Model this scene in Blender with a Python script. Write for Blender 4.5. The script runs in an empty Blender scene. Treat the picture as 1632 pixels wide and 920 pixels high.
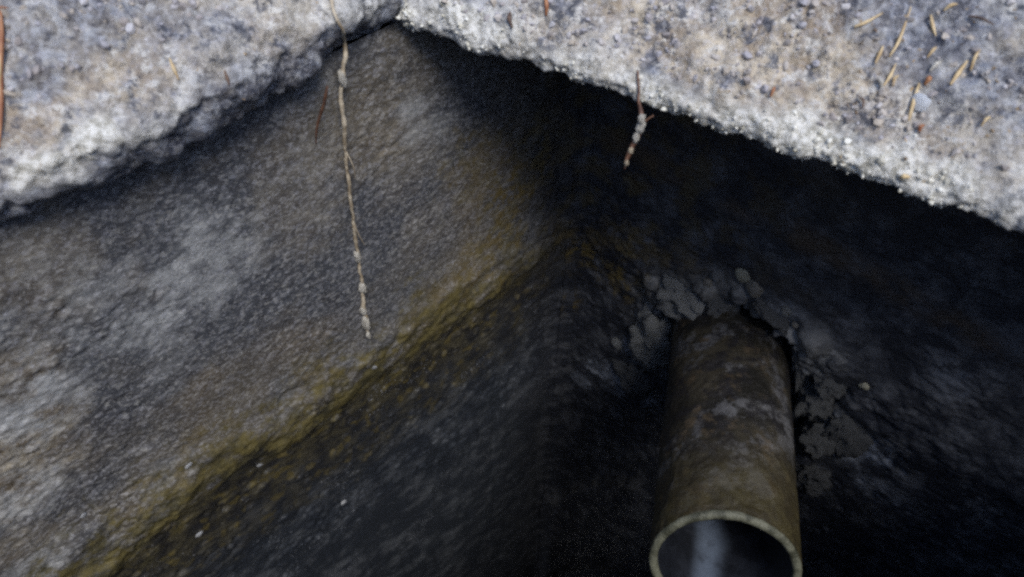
import bpy, bmesh, math, random
import numpy as np
from mathutils import Vector, Matrix
R = math.radians
sc = bpy.context.scene
rng = np.random.default_rng(7)
random.seed(7)

# ------------------------------------------------------------------ camera, sky, sun, exposure
CAM = Vector((0.0, 0.0, 0.13)); PITCH = R(53.0); FPX = 1150.0; W0, H0 = 1632.0, 920.0
cam = bpy.data.cameras.new('camera'); co = bpy.data.objects.new('camera', cam)
sc.collection.objects.link(co); sc.camera = co
co.location = CAM; co.rotation_euler = (R(90) - PITCH, 0, 0)
cam.sensor_width = 36; cam.lens = 36 * FPX / W0
cam.clip_start = 0.01; cam.clip_end = 2000
cam.dof.use_dof = True; cam.dof.focus_distance = 0.52; cam.dof.aperture_fstop = 7.5

SUN_AZ, SUN_EL = R(157), R(61)          # clockwise from +Y (into the picture), height above the horizon
world = bpy.data.worlds.new('World'); sc.world = world; world.use_nodes = True
wn = world.node_tree.nodes; wl = world.node_tree.links
sky = wn.new('ShaderNodeTexSky'); sky.sky_type = 'NISHITA'; sky.sun_disc = False
sky.sun_elevation = SUN_EL; sky.sun_rotation = SUN_AZ
sky.air_density = 1.0; sky.dust_density = 0.8; sky.ozone_density = 2.5
wn['Background'].inputs['Strength'].default_value = 0.10
wl.new(sky.outputs[0], wn['Background'].inputs['Color'])
sun = bpy.data.lights.new('sun', 'SUN'); so = bpy.data.objects.new('sun', sun)
sc.collection.objects.link(so)
sun.energy = 1.35; sun.angle = R(22); sun.color = (1.0, 0.97, 0.92)
sd = Vector((math.sin(SUN_AZ) * math.cos(SUN_EL), math.cos(SUN_AZ) * math.cos(SUN_EL), math.sin(SUN_EL)))
so.rotation_euler = (-sd).to_track_quat('-Z', 'Y').to_euler(); so.location = sd * 5
sc.view_settings.view_transform = 'Standard'; sc.view_settings.look = 'None'
sc.view_settings.exposure = 1.22; sc.view_settings.gamma = 1.0
sc.view_settings.use_curve_mapping = False
sc.render.engine = 'CYCLES'
sc.cycles.sample_clamp_indirect = 0.3
sc.cycles.caustics_reflective = False; sc.cycles.caustics_refractive = False
sc.cycles.filter_width = 2.6
sc.cycles.max_bounces = 8; sc.cycles.diffuse_bounces = 6
sc.cycles.use_denoising = False
try: sc.cycles.denoiser = 'OPENIMAGEDENOISE'
except Exception: pass

# ------------------------------------------------------------------ helpers
def ray(px, py):
    """unit-depth ray of the camera through a spot of the photograph"""
    x = (px - W0 / 2) / FPX; y = (H0 / 2 - py) / FPX
    c, s = math.cos(PITCH), math.sin(PITCH)
    return Vector((x, c + y * s, -s + y * c))
def at(px, py, d): return CAM + ray(px, py) * d
def at_z(px, py, z):
    r = ray(px, py); return CAM + r * ((z - CAM.z) / r.z)

_perm = rng.permutation(256).astype(np.int64); _perm = np.concatenate([_perm, _perm, _perm])
_val = rng.random(256)
def _h(x, y, z): return _perm[(_perm[(_perm[x & 255] + y) & 255] + z) & 255]
def vnoise(p):
    i = np.floor(p).astype(np.int64); f = p - i
    f = f * f * f * (f * (f * 6 - 15) + 10)
    r = 0
    for dx in (0, 1):
        wx = f[:, 0] if dx else 1 - f[:, 0]
        for dy in (0, 1):
            wy = f[:, 1] if dy else 1 - f[:, 1]
            for dz in (0, 1):
                wz = f[:, 2] if dz else 1 - f[:, 2]
                r = r + wx * wy * wz * _val[_h(i[:, 0] + dx, i[:, 1] + dy, i[:, 2] + dz)]
    return r * 2 - 1
def fbm(p, freq, octv=4, gain=0.5):
    s = 0; a = 1.0; t = 0
    for k in range(octv):
        s = s + a * vnoise(p * freq + 17.3 * k); t += a; a *= gain; freq *= 2.03
    return s / t
def lumps(p, cell, rmin, rmax, dens=1.0):
    """height of the highest rounded stone over each point (stones jittered in a cell grid)"""
    q = p / cell; i = np.floor(q).astype(np.int64); best = np.zeros(len(p))
    for dx in (-1, 0, 1):
        for dy in (-1, 0, 1):
            for dz in (-1, 0, 1):
                c = i + np.array([dx, dy, dz]); h = _h(c[:, 0], c[:, 1], c[:, 2])
                jx, jy, jz = _val[h], _val[(h * 7 + 31) & 255], _val[(h * 13 + 101) & 255]
                rr = (rmin + (rmax - rmin) * _val[(h * 5 + 57) & 255]) * (_val[(h * 11 + 3) & 255] < dens)
                d2 = (c[:, 0] + jx - q[:, 0])**2 + (c[:, 1] + jy - q[:, 1])**2 + (c[:, 2] + jz - q[:, 2])**2
                best = np.maximum(best, np.sqrt(np.maximum(rr * rr - d2, 0)))
    return best * cell
def sstep(a, b, x):
    t = np.clip((x - a) / (b - a), 0, 1); return t * t * (3 - 2 * t)

def link(name, me, m=None, parent=None):
    o = bpy.data.objects.new(name, me); sc.collection.objects.link(o)
    if m is not None: me.materials.append(m)
    if parent is not None: o.parent = parent
    return o
def empty(name):
    o = bpy.data.objects.new(name, None); sc.collection.objects.link(o); o.empty_display_size = 0.02
    return o
def tag(o, label=None, cat=None, group=None, kind=None):
    for k, v in (('label', label), ('category', cat), ('group', group), ('kind', kind)):
        if v: o[k] = v
    return o
def mesh_np(name, V, F, smooth=True):
    """V (n,3), F (m,4) or (m,3) -> mesh, fast"""
    me = bpy.data.meshes.new(name); k = F.shape[1]
    me.vertices.add(len(V)); me.vertices.foreach_set('co', V.astype(np.float32).ravel())
    me.loops.add(F.size); me.loops.foreach_set('vertex_index', F.astype(np.int32).ravel())
    me.polygons.add(len(F)); me.polygons.foreach_set('loop_start', np.arange(0, F.size, k, dtype=np.int32))
    me.polygons.foreach_set('use_smooth', np.full(len(F), smooth))
    me.update(calc_edges=True); return me
def grid_faces(nu, nv, off=0):
    a = np.arange(nu * nv).reshape(nu, nv)
    return np.stack([a[:-1, :-1], a[1:, :-1], a[1:, 1:], a[:-1, 1:]], -1).reshape(-1, 4) + off
def grid_normals(P):
    n = np.cross(np.gradient(P, axis=0), np.gradient(P, axis=1))
    return n / np.maximum(np.linalg.norm(n, axis=-1, keepdims=True), 1e-12)

def attr(me, name, val):
    a = me.attributes.new(name, 'FLOAT', 'POINT'); a.data.foreach_set('value', np.asarray(val, dtype=np.float32))
def stain(P, spots):
    """ragged blotch mask: spots = (px, py, radius m, strength, caster)"""
    m = np.zeros(len(P)); rg = fbm(P + 21, 34, 5, 0.62) * 0.75 + fbm(P + 33, 150, 3, 0.6) * 0.35
    for p, r, k in spots:
        d = np.linalg.norm(P - np.array(p), axis=1) / r
        m = np.maximum(m, k * (1 - sstep(0.35, 1.15, d + rg)))
    return m

# ------------------------------------------------------------------ materials
class NT:
    def __init__(s, name, rough=0.6, spec=0.5):
        s.m = bpy.data.materials.new(name); s.m.use_nodes = True; s.t = s.m.node_tree
        s.b = s.t.nodes['Principled BSDF']; s.b.inputs['Roughness'].default_value = rough
        s.b.inputs['Specular IOR Level'].default_value = spec
        s.co = s.t.nodes.new('ShaderNodeTexCoord').outputs['Object']; s.nm = None
    def n(s, typ, **kw):
        o = s.t.nodes.new(typ)
        for k, v in kw.items(): setattr(o, k, v)
        return o
    def put(s, sock, v):
        if isinstance(v, bpy.types.NodeSocket): s.t.links.new(v, sock)
        elif isinstance(v, tuple) and len(v) == 3 and sock.type == 'RGBA': sock.default_value = (*v, 1)
        else: sock.default_value = v
    def vec(s, scale=(1, 1, 1), loc=(0, 0, 0), rot=(0, 0, 0)):
        o = s.n('ShaderNodeMapping'); s.put(o.inputs[0], s.co)
        o.inputs['Scale'].default_value = scale; o.inputs['Location'].default_value = loc; o.inputs['Rotation'].default_value = rot
        return o.outputs[0]
    def noise(s, scale, det=4, rough=0.6, vec=None, dist=0):
        o = s.n('ShaderNodeTexNoise'); s.put(o.inputs['Vector'], vec or s.co)
        o.inputs['Scale'].default_value = scale; o.inputs['Detail'].default_value = det
        o.inputs['Roughness'].default_value = rough; o.inputs['Distortion'].default_value = dist
        return o.outputs[0]
    def vor(s, scale, feature='F1', out=0, vec=None, rnd=1):
        o = s.n('ShaderNodeTexVoronoi', feature=feature); s.put(o.inputs['Vector'], vec or s.co)
        o.inputs['Scale'].default_value = scale; o.inputs['Randomness'].default_value = rnd
        return o.outputs[out]
    def ramp(s, v, a, b):
        o = s.n('ShaderNodeMapRange', interpolation_type='SMOOTHSTEP'); s.put(o.inputs['Value'], v)
        s.put(o.inputs['From Min'], a); s.put(o.inputs['From Max'], b)
        return o.outputs[0]
    def mth(s, op, a, b=0.0):
        o = s.n('ShaderNodeMath', operation=op); s.put(o.inputs[0], a); s.put(o.inputs[1], b); return o.outputs[0]
    def mix(s, f, a, b, mode='MIX'):
        o = s.n('ShaderNodeMix', data_type='RGBA', blend_type=mode)
        s.put(o.inputs['Factor'], f); s.put(o.inputs['A'], a); s.put(o.inputs['B'], b) if False else None
        s.put(o.inputs[6], a); s.put(o.inputs[7], b); return o.outputs[2]
    def xyz(s):
        o = s.n('ShaderNodeSeparateXYZ'); s.put(o.inputs[0], s.co); return o.outputs
    def bump(s, h, dist, strength=1.0):
        o = s.n('ShaderNodeBump'); o.inputs['Distance'].default_value = dist; o.inputs['Strength'].default_value = strength
        s.put(o.inputs['Height'], h)
        if s.nm is not None: s.put(o.inputs['Normal'], s.nm)
        s.nm = o.outputs[0]; s.put(s.b.inputs['Normal'], s.nm)
    def at(s, name):
        o = s.n('ShaderNodeAttribute'); o.attribute_name = name; return o.outputs['Fac']
    def col(s, c): s.put(s.b.inputs['Base Color'], c)
    def rough(s, v): s.put(s.b.inputs['Roughness'], v)

def speck(k, c, scale, amt, vec=None):
    """stone-sized specks: each little cell lighter or darker than its ground"""
    v = k.vor(scale, out=1, vec=vec)
    sep = k.n('ShaderNodeSeparateColor'); k.put(sep.inputs[0], v)
    lo = k.mth('MULTIPLY', k.ramp(sep.outputs[0], 0.55, 1.0), amt)
    c = k.mix(lo, c, k.mix(sep.outputs[2], (0.74, 0.71, 0.64), (0.56, 0.56, 0.64)) if 'lid' in k.m.name else k.mix(sep.outputs[2], (0.62, 0.60, 0.55), (0.50, 0.50, 0.56)))
    hi = k.mth('MULTIPLY', k.ramp(sep.outputs[1], 0.6, 1.0), amt)
    return k.mix(hi, c, (0.05, 0.045, 0.05))

def mat_lid():
    k = NT('lid_concrete', 0.55, 0.5)
    n1 = k.noise(14, 4, 0.6, k.vec(loc=(6, 1, 5))); n2 = k.noise(34, 6, 0.72, k.vec(loc=(3, 1, 5))); n3 = k.noise(95, 6, 0.75, k.vec(loc=(1, 7, 2)))
    c = k.mix(k.ramp(n2, 0.42, 0.6), (0.25, 0.25, 0.265), (0.53, 0.52, 0.50))
    c = k.mix(k.mth('MULTIPLY', k.ramp(n1, 0.46, 0.6), 0.65), c, (0.48, 0.415, 0.315))
    c = k.mix(k.at('tan'), c, k.mix(k.ramp(n2, 0.4, 0.6), (0.33, 0.255, 0.175), (0.60, 0.51, 0.38)))
    c = k.mix(k.mth('MULTIPLY', k.ramp(n3, 0.52, 0.60), 0.75), c, (0.74, 0.72, 0.67))
    c = k.mix(k.mth('MULTIPLY', k.ramp(k.noise(64, 6, 0.78, k.vec(loc=(9, 2, 2))), 0.515, 0.60), 0.92), c, (0.055, 0.062, 0.085))
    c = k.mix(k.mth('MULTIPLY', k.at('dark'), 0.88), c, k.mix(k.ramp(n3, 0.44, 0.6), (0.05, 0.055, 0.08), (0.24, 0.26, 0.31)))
    c = speck(k, c, 260, 0.22); c = speck(k, c, 520, 0.3, k.vec(loc=(2, 2, 2)))
    k.rough(k.mth('SUBTRACT', 0.75, k.mth('MULTIPLY', k.ramp(n2, 0.6, 0.42), 0.4)))
    c = k.mix(k.at('crust'), c, k.mix(k.ramp(k.noise(260, 4, 0.7), 0.38, 0.6), (0.42, 0.40, 0.34), (0.82, 0.80, 0.74)))
    k.col(c)
    k.bump(k.noise(300, 5, 0.75), 0.0026, 0.9)
    return k.m
def mat_crust():
    k = NT('white_crust', 0.7, 0.5)
    g = k.n('ShaderNodeNewGeometry').outputs['Random Per Island']
    c = k.mix(g, (0.78, 0.76, 0.68), (0.50, 0.47, 0.38)); k.col(k.mix(k.ramp(k.noise(300, 3), 0.45, 0.7), c, (0.85, 0.84, 0.78)))
    k.bump(k.noise(900, 4), 0.001, 0.7); return k.m
def mat_grit():
    k = NT('loose_grit', 0.6, 0.5)
    g = k.n('ShaderNodeNewGeometry').outputs['Random Per Island']
    r = k.n('ShaderNodeValToRGB'); k.put(r.inputs[0], g); e = r.color_ramp.elements
    e[0].color = (0.18, 0.155, 0.14, 1); e[1].color = (0.55, 0.54, 0.58, 1)
    for p, cc in ((0.25, (0.30, 0.25, 0.23, 1)), (0.5, (0.38, 0.37, 0.42, 1)), (0.72, (0.46, 0.38, 0.28, 1))):
        q = e.new(p); q.color = cc
    k.col(k.mix(0.35, r.outputs[0], k.mix(k.noise(500, 3), (0.1, 0.1, 0.1), (0.6, 0.57, 0.55)))); k.bump(k.noise(1200, 3), 0.0006, 0.7)
    return k.m

SCUM = -0.441
def mat_wall(far=False):
    k = NT('end_wall_concrete' if far else 'side_wall_concrete', 0.6, 0.5)
    X, Y, Z = k.xyz()
    ang = R(45) if far else R(-42)                      # grain runs level along the wall
    lv = k.vec(scale=(0.8, 1.0, 1.05), rot=(0, 0, ang))
    n1 = k.noise(5.5, 4, 0.6, lv); n2 = k.noise(16, 5, 0.65, lv); n3 = k.noise(48, 6, 0.7, lv)
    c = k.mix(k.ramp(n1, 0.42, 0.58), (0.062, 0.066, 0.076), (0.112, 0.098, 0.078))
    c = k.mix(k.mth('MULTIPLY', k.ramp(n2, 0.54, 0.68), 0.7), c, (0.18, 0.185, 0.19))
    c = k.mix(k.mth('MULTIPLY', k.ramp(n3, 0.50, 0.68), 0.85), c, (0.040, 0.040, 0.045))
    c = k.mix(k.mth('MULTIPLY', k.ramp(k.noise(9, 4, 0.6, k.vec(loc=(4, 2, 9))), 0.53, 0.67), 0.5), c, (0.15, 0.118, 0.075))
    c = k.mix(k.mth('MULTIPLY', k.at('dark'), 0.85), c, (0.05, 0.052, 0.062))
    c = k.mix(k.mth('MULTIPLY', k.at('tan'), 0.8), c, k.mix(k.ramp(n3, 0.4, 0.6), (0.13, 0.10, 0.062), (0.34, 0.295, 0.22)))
    c = k.mix(k.mth('MULTIPLY', k.mth('MULTIPLY', k.at('pale'), k.ramp(n3, 0.36, 0.58)), 0.9), c, (0.36, 0.365, 0.365))
    c = k.mix(k.mth('MULTIPLY', k.at('moss'), k.ramp(k.noise(55, 5, 0.7), 0.44, 0.6)), c, (0.13, 0.105, 0.038))
    moss_ = k.mth('MULTIPLY', k.at('moss'), k.ramp(k.noise(60, 5, 0.75), 0.46, 0.6))
    c = speck(k, c, 380, 0.24, k.vec(scale=(0.6, 1, 1.1), rot=(0, 0, ang))); c = speck(k, c, 760, 0.26, k.vec(scale=(0.6, 1, 1), rot=(0, 0, ang)))
    # height above the old liquid level, ragged
    rag = k.mth('MULTIPLY', k.mth('SUBTRACT', k.noise(11, 6, 0.65, k.vec(loc=(1, 1, 1))), 0.5), 0.13)
    rag2 = k.mth('MULTIPLY', k.mth('SUBTRACT', k.noise(60, 6, 0.75, lv), 0.5), 0.22)
    h = k.mth('ADD', k.mth('ADD', k.mth('SUBTRACT', Z, SCUM), rag), rag2)
    ochre = k.mix(k.ramp(n3, 0.4, 0.62), (0.128, 0.104, 0.038), (0.056, 0.050, 0.027))
    ochre = k.mix(k.ramp(k.noise(120, 4, 0.7), 0.52, 0.7), ochre, (0.145, 0.125, 0.058))
    slime = k.mix(k.ramp(k.noise(30, 5, 0.7, lv), 0.45, 0.7), (0.024, 0.028, 0.036), (0.088, 0.095, 0.108))
    slime = k.mix(k.mth('MULTIPLY', k.ramp(h, -0.20, -0.02), 0.85), slime, k.mix(k.ramp(k.noise(44, 6, 0.75), 0.42, 0.62), (0.022, 0.020, 0.018), (0.075, 0.064, 0.036)))
    slime = k.mix(k.mth('MULTIPLY', k.ramp(k.noise(62, 4, 0.6, k.vec(loc=(5, 5, 5))), 0.54, 0.64), k.ramp(h, -0.20, -0.02)), slime, (0.100, 0.080, 0.032))
    slime = k.mix(k.mth('MULTIPLY', k.ramp(k.vor(260, vec=lv), 0.24, 0.10), k.ramp(n2, 0.5, 0.62)), slime, (0.30, 0.31, 0.34))
    up = k.mth('MULTIPLY', k.ramp(h, 0.066, 0.016), k.ramp(k.noise(40, 5, 0.7, k.vec(loc=(3, 3, 3))), 0.32, 0.52))
    c = k.mix(up, c, ochre)
    c = k.mix(k.ramp(h, 0.006, -0.034), c, slime)
    # damp dark film: whole end wall, running out softly on the side wall beside the corner
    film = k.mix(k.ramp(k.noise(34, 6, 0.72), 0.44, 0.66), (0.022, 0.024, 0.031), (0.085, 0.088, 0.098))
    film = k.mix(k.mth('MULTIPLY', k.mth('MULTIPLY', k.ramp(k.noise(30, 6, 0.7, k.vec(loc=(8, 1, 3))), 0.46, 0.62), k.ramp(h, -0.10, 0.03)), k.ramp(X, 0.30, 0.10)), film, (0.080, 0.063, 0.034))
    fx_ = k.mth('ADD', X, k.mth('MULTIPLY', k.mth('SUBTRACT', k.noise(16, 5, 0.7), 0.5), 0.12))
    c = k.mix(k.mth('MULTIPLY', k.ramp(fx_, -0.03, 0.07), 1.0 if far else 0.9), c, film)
    if far:                                            # old brown tide line high on the end wall
        d = k.mth('ABSOLUTE', k.mth('ADD', k.mth('ADD', Z, 0.302), k.mth('MULTIPLY', rag, 0.25)))
        c = k.mix(k.mth('MULTIPLY', k.mth('MULTIPLY', k.ramp(d, 0.02, 0.002), k.ramp(n2, 0.42, 0.6)), 0.6), c, (0.10, 0.07, 0.042))
    k.col(c)
    if far: c = k.mix(k.mth('MULTIPLY', k.mth('MULTIPLY', k.at('pale'), k.ramp(n3, 0.36, 0.6)), 0.9), c, (0.25, 0.27, 0.31)); c = k.mix(k.mth('MULTIPLY', k.at('mortar'), 0.85), c, k.mix(k.ramp(n3, 0.38, 0.64), (0.04, 0.041, 0.044), (0.16, 0.16, 0.158))); k.col(c)
    c = k.mix(moss_, c, (0.135, 0.10, 0.036)); k.col(c)
    k.rough(k.mth('ADD', 0.34, k.mth('MULTIPLY', k.ramp(h, -0.02, 0.05), 0.3)))
    k.bump(k.noise(420, 5, 0.75, k.vec(scale=(0.6, 1, 1), rot=(0, 0, ang))), 0.0011, 0.8)
    return k.m
def mat_plain(name, a, b, rough=0.7, sc_=60, bump=0.001):
    k = NT(name, rough); k.col(k.mix(k.ramp(k.noise(sc_, 5, 0.65), 0.38, 0.64), a, b))
    k.bump(k.noise(sc_ * 6, 4, 0.7), bump, 0.8); return k.m
def mat_pipe():
    k = NT('stained_pipe', 0.45)
    X, Y, Z = k.xyz()
    c = k.mix(k.ramp(k.noise(17, 4), 0.42, 0.6), (0.012, 0.011, 0.009), (0.036, 0.031, 0.022))
    c = k.mix(k.mth('MULTIPLY', k.ramp(k.noise(24, 6, 0.72, k.vec(loc=(2, 5, 1))), 0.5, 0.6), 0.85), c, (0.095, 0.095, 0.102))
    c = k.mix(k.mth('MULTIPLY', k.ramp(k.noise(33, 6, 0.72, k.vec(loc=(7, 5, 1))), 0.54, 0.64), 0.85), c, (0.070, 0.052, 0.033))
    c = k.mix(k.mth('MULTIPLY', k.ramp(k.noise(45, 6, 0.78, k.vec(loc=(1, 8, 4))), 0.48, 0.59), 0.9), c, (0.013, 0.012, 0.014))
    c = k.mix(k.mth('MULTIPLY', k.ramp(Y, 0.27, 0.19), 0.75), c, k.mix(k.ramp(k.noise(50, 5, 0.7), 0.4, 0.65), (0.034, 0.026, 0.010), (0.062, 0.050, 0.018)))   # ochre deposit on the last centimetres
    k.col(c); k.bump(k.noise(260, 6, 0.75), 0.0012, 0.9); return k.m

M_lid, M_crust, M_grit = mat_lid(), mat_crust(), mat_grit()
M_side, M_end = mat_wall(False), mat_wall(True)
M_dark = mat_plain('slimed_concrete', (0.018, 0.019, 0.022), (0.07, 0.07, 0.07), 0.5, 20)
M_mortar = mat_plain('mortar', (0.075, 0.078, 0.082), (0.30, 0.305, 0.30), 0.7, 70, 0.003)
M_mortar_dark = mat_plain('damp_mortar', (0.036, 0.038, 0.042), (0.115, 0.118, 0.122), 0.65, 70, 0.003)
M_stone = mat_plain('pale_stone', (0.20, 0.19, 0.14), (0.36, 0.34, 0.26), 0.5, 120, 0.0008)
M_stone2 = mat_plain('brown_stone', (0.09, 0.085, 0.075), (0.22, 0.20, 0.17), 0.5, 120, 0.0008)
M_fleck = mat_plain('white_fleck', (0.16, 0.17, 0.19), (0.55, 0.55, 0.55), 0.4, 300, 0.0006)
M_chip = mat_plain('white_stone', (0.55, 0.58, 0.64), (0.78, 0.80, 0.82), 0.5, 200, 0.0008)
M_pipe = mat_pipe()
M_rim = mat_plain('pipe_cut_edge', (0.040, 0.041, 0.026), (0.130, 0.130, 0.092), 0.5, 75, 0.0014)
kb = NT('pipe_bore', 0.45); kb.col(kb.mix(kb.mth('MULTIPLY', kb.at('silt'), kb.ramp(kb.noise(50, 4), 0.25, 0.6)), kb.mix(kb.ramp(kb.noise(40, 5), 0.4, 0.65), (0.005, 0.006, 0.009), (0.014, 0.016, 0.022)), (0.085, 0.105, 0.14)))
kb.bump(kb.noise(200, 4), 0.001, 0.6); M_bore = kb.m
M_silt = mat_plain('pale_silt', (0.24, 0.27, 0.33), (0.40, 0.43, 0.48), 0.35, 60, 0.001)
M_root = mat_plain('pale_root', (0.26, 0.20, 0.13), (0.56, 0.48, 0.36), 0.6, 130, 0.0006)
M_fuzz = mat_plain('root_crust', (0.34, 0.31, 0.26), (0.66, 0.63, 0.56), 0.7, 200, 0.0008)
M_twig = mat_plain('red_brown_twig', (0.07, 0.032, 0.020), (0.17, 0.085, 0.05), 0.6, 130, 0.0006)
M_needle = mat_plain('tan_needle', (0.42, 0.29, 0.14), (0.66, 0.51, 0.29), 0.5, 110, 0.0003)
M_needle_red = mat_plain('rust_needle', (0.24, 0.085, 0.035), (0.40, 0.19, 0.09), 0.5, 110, 0.0003)
M_needle_dark = mat_plain('dark_needle', (0.05, 0.032, 0.026), (0.14, 0.08, 0.05), 0.6, 110, 0.0003)
M_soil = mat_plain('soil', (0.05, 0.035, 0.025), (0.16, 0.11, 0.07), 0.9, 14, 0.01)
kw = NT('black_water', 0.06); kw.col((0.008, 0.009, 0.010)); kw.bump(kw.noise(14, 3), 0.004, 0.3); M_water = kw.m

# ------------------------------------------------------------------ tank: plan of the corner
AZL, AZF = R(48), R(-50)
C = np.array([0.057 + 0.008, 0.519 - 0.009])       # inside corner of the tank in plan
DL = -np.array([math.sin(AZL), math.cos(AZL)])           # along the side wall, towards the lower left
DF = np.array([-math.sin(AZF), -math.cos(AZF)])          # along the end wall, towards the right
NL = np.array([-DL[1], DL[0]]); NL = NL if NL @ DF > 0 else -NL
NF = np.array([-DF[1], DF[0]]); NF = NF if NF @ DL > 0 else -NF
TOP, BOT, LEN = -0.119, -2.05, 1.15

# pipe axis
PR, PI_ = 0.055, 0.0487
e_top = at(1183, 824, 0.515); b_top = at(1184, 490, 0.680)
ax = (b_top - e_top).normalized()
upn = (Vector((0, 0, 1)) - ax * ax.z).normalized(); rt = ax.cross(upn).normalized()
p_end = e_top - upn * PR
tW = (C[0] * NF[0] + C[1] * NF[1] - p_end.x * NF[0] - p_end.y * NF[1]) / (ax.x * NF[0] + ax.y * NF[1])
p_wall = p_end + ax * tW

def axis_dist(P):
    d = P - np.array(p_end); t = d @ np.array(ax); q = d - t[:, None] * np.array(ax)
    return np.linalg.norm(q, axis=1), q @ np.array(upn), q @ np.array(rt)

def end_plane(x, y):
    r = ray(x, y); return np.array(CAM + r * (((C[0] - CAM.x) * NF[0] + (C[1] - CAM.y) * NF[1]) / (r.x * NF[0] + r.y * NF[1])))
ARCS = []                                               # faint crescent ridges low on the end wall
for pts in ([(874, 812), (890, 788), (925, 772), (968, 767), (1010, 776)], [(890, 918), (915, 908), (955, 904), (995, 914)]):
    q_ = [end_plane(*p) for p in pts]; ARCS.append([q_[i] + (q_[i + 1] - q_[i]) * t for i in range(len(q_) - 1) for t in np.linspace(0, 1, 10)])
def wall_disp(P, far):
    z = P[:, 2]; lv = P * np.array([1, 1, 1.25])
    h = z - SCUM + fbm(P + 3, 9, 3) * 0.03
    d = fbm(P, 6, 4) * 0.0035 + fbm(lv, 40, 4, 0.5) * 0.0011
    rgh = 0.15 + 0.85 * sstep(-0.1, 0.35, fbm(P + 12, 14, 3))       # rough patches and smoother, skimmed ones
    d = d + rgh * (fbm(lv + 7, 170, 3, 0.6) * 0.0015 + lumps(lv, 0.008, 0.2, 0.5, 0.22) * 0.26 + lumps(P + 5, 0.004, 0.3, 0.6, 0.4) * 0.2)
    u = (P[:, :2] - C) @ (DF if far else DL); q = np.clip(0.028 - u, 0, 0.028)
    d = d + 0.028 - np.sqrt(np.maximum(0.028**2 - q * q, 0))           # coved inside corner
    crust = sstep(-0.035, -0.005, h) * (1 - sstep(0.02, 0.06, h))
    d = d + crust * (0.0035 + 0.004 * fbm(P + 9, 60, 4))
    low = 1 - sstep(-0.06, 0.0, h)
    d = d - low * (0.002 + lumps(P + 15, 0.012, 0.2, 0.5, 0.35) * 0.5 - lumps(P + 25, 0.009, 0.25, 0.55, 0.35) * 0.35)     # pitted below the line
    big = lumps(P + 2.2, 0.05, 0.12, 0.25, 0.35)          # odd larger pits in the face
    d = d - big * 0.2
    if far:
        r, a, b = axis_dist(P)
        ragg = r + fbm(P + 1, 40, 4) * 0.018
        d = d - (1 - sstep(0.060, 0.072, ragg)) * 0.032
        ann = sstep(0.064, 0.072, ragg) * (1 - sstep(0.085, 0.115, ragg)) * sstep(-0.11, -0.02, a)
        d = d + ann * (lumps(P + 3, 0.026, 0.3, 0.62, 0.75) * 0.75 + fbm(P + 8, 90, 4, 0.6) * 0.004)
        for pl_ in ARCS:
            dm = np.min([np.linalg.norm(P - q_, axis=1) for q_ in pl_], axis=0) + fbm(P + 2, 60, 3) * 0.006
            d = d + 0.010 * (1 - sstep(0.002, 0.016, dm))
        # broken channel to the right of the pipe
        ch = np.abs(b - 0.082 - 0.02 * fbm(P + 6, 18, 3)) * 1.0
        d = d - (1 - sstep(0.004, 0.016, ch)) * (1 - sstep(-0.02, 0.05, a)) * sstep(-0.19, -0.12, a) * 0.016
        d = d + fbm(P + 4, 26, 4) * 0.006 * sstep(0.06, 0.09, r) * (1 - sstep(0.14, 0.2, r))
    return d
def make_wall(name, D, N, dense, zs_dense, far, m, parent, fine):
    us = np.concatenate([np.linspace(0.003, dense, int(dense / fine)), np.linspace(dense, LEN, 40)[1:]])
    zs = np.concatenate([np.linspace(TOP, zs_dense, int((TOP - zs_dense) / fine)), np.linspace(zs_dense, BOT, 50)[1:]])
    U, Z = np.meshgrid(us, zs, indexing='ij'); nu, nv = U.shape
    P = np.stack([C[0] + D[0] * U, C[1] + D[1] * U, Z], -1).reshape(-1, 3)
    n3 = np.array([N[0], N[1], 0])
    V = P + n3 * wall_disp(P, far)[:, None]
    F = grid_faces(nu, nv)
    cr = np.array([0, (nu - 1) * nv, nu * nv - 1, nv - 1]); k0 = len(V)
    V = np.vstack([V, P[cr] - n3 * 0.09, P[cr] - n3 * 0.004])
    X = [[k0, k0 + 1, k0 + 2, k0 + 3]] + [[k0 + 4 + i, k0 + 4 + (i + 1) % 4, k0 + (i + 1) % 4, k0 + i] for i in range(4)]
    F = np.vstack([F, np.array(X)])
    if np.dot(np.cross([*D, 0], [0, 0, -1]), n3) < 0: F = F[:, ::-1]
    me = mesh_np(name, V, F)
    def pl(x, y):
        r = ray(x, y); return CAM + r * (((C[0] - CAM.x) * N[0] + (C[1] - CAM.y) * N[1]) / (r.x * N[0] + r.y * N[1]))
    for an, sp in (STAIN_E if far else STAIN_S).items(): attr(me, an, stain(V, [(pl(x, y), r, k) for x, y, r, k in sp]))
    if far:
        r, a_, b_ = axis_dist(V); rg = r + fbm(V + 1, 40, 4) * 0.022
        mo = (1 - sstep(0.085, 0.12, rg)) * sstep(-0.12, 0.0, a_) * (0.35 + 0.65 * sstep(-0.2, 0.3, fbm(V + 5, 30, 4)))
        for pl_ in ARCS: mo = np.maximum(mo, 1.15 * (1 - sstep(0.002, 0.014, np.min([np.linalg.norm(V - q_, axis=1) for q_ in pl_], axis=0) + fbm(V + 2, 60, 3) * 0.008)))
        attr(me, 'mortar', mo)
    return link(name, me, m, parent)

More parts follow.
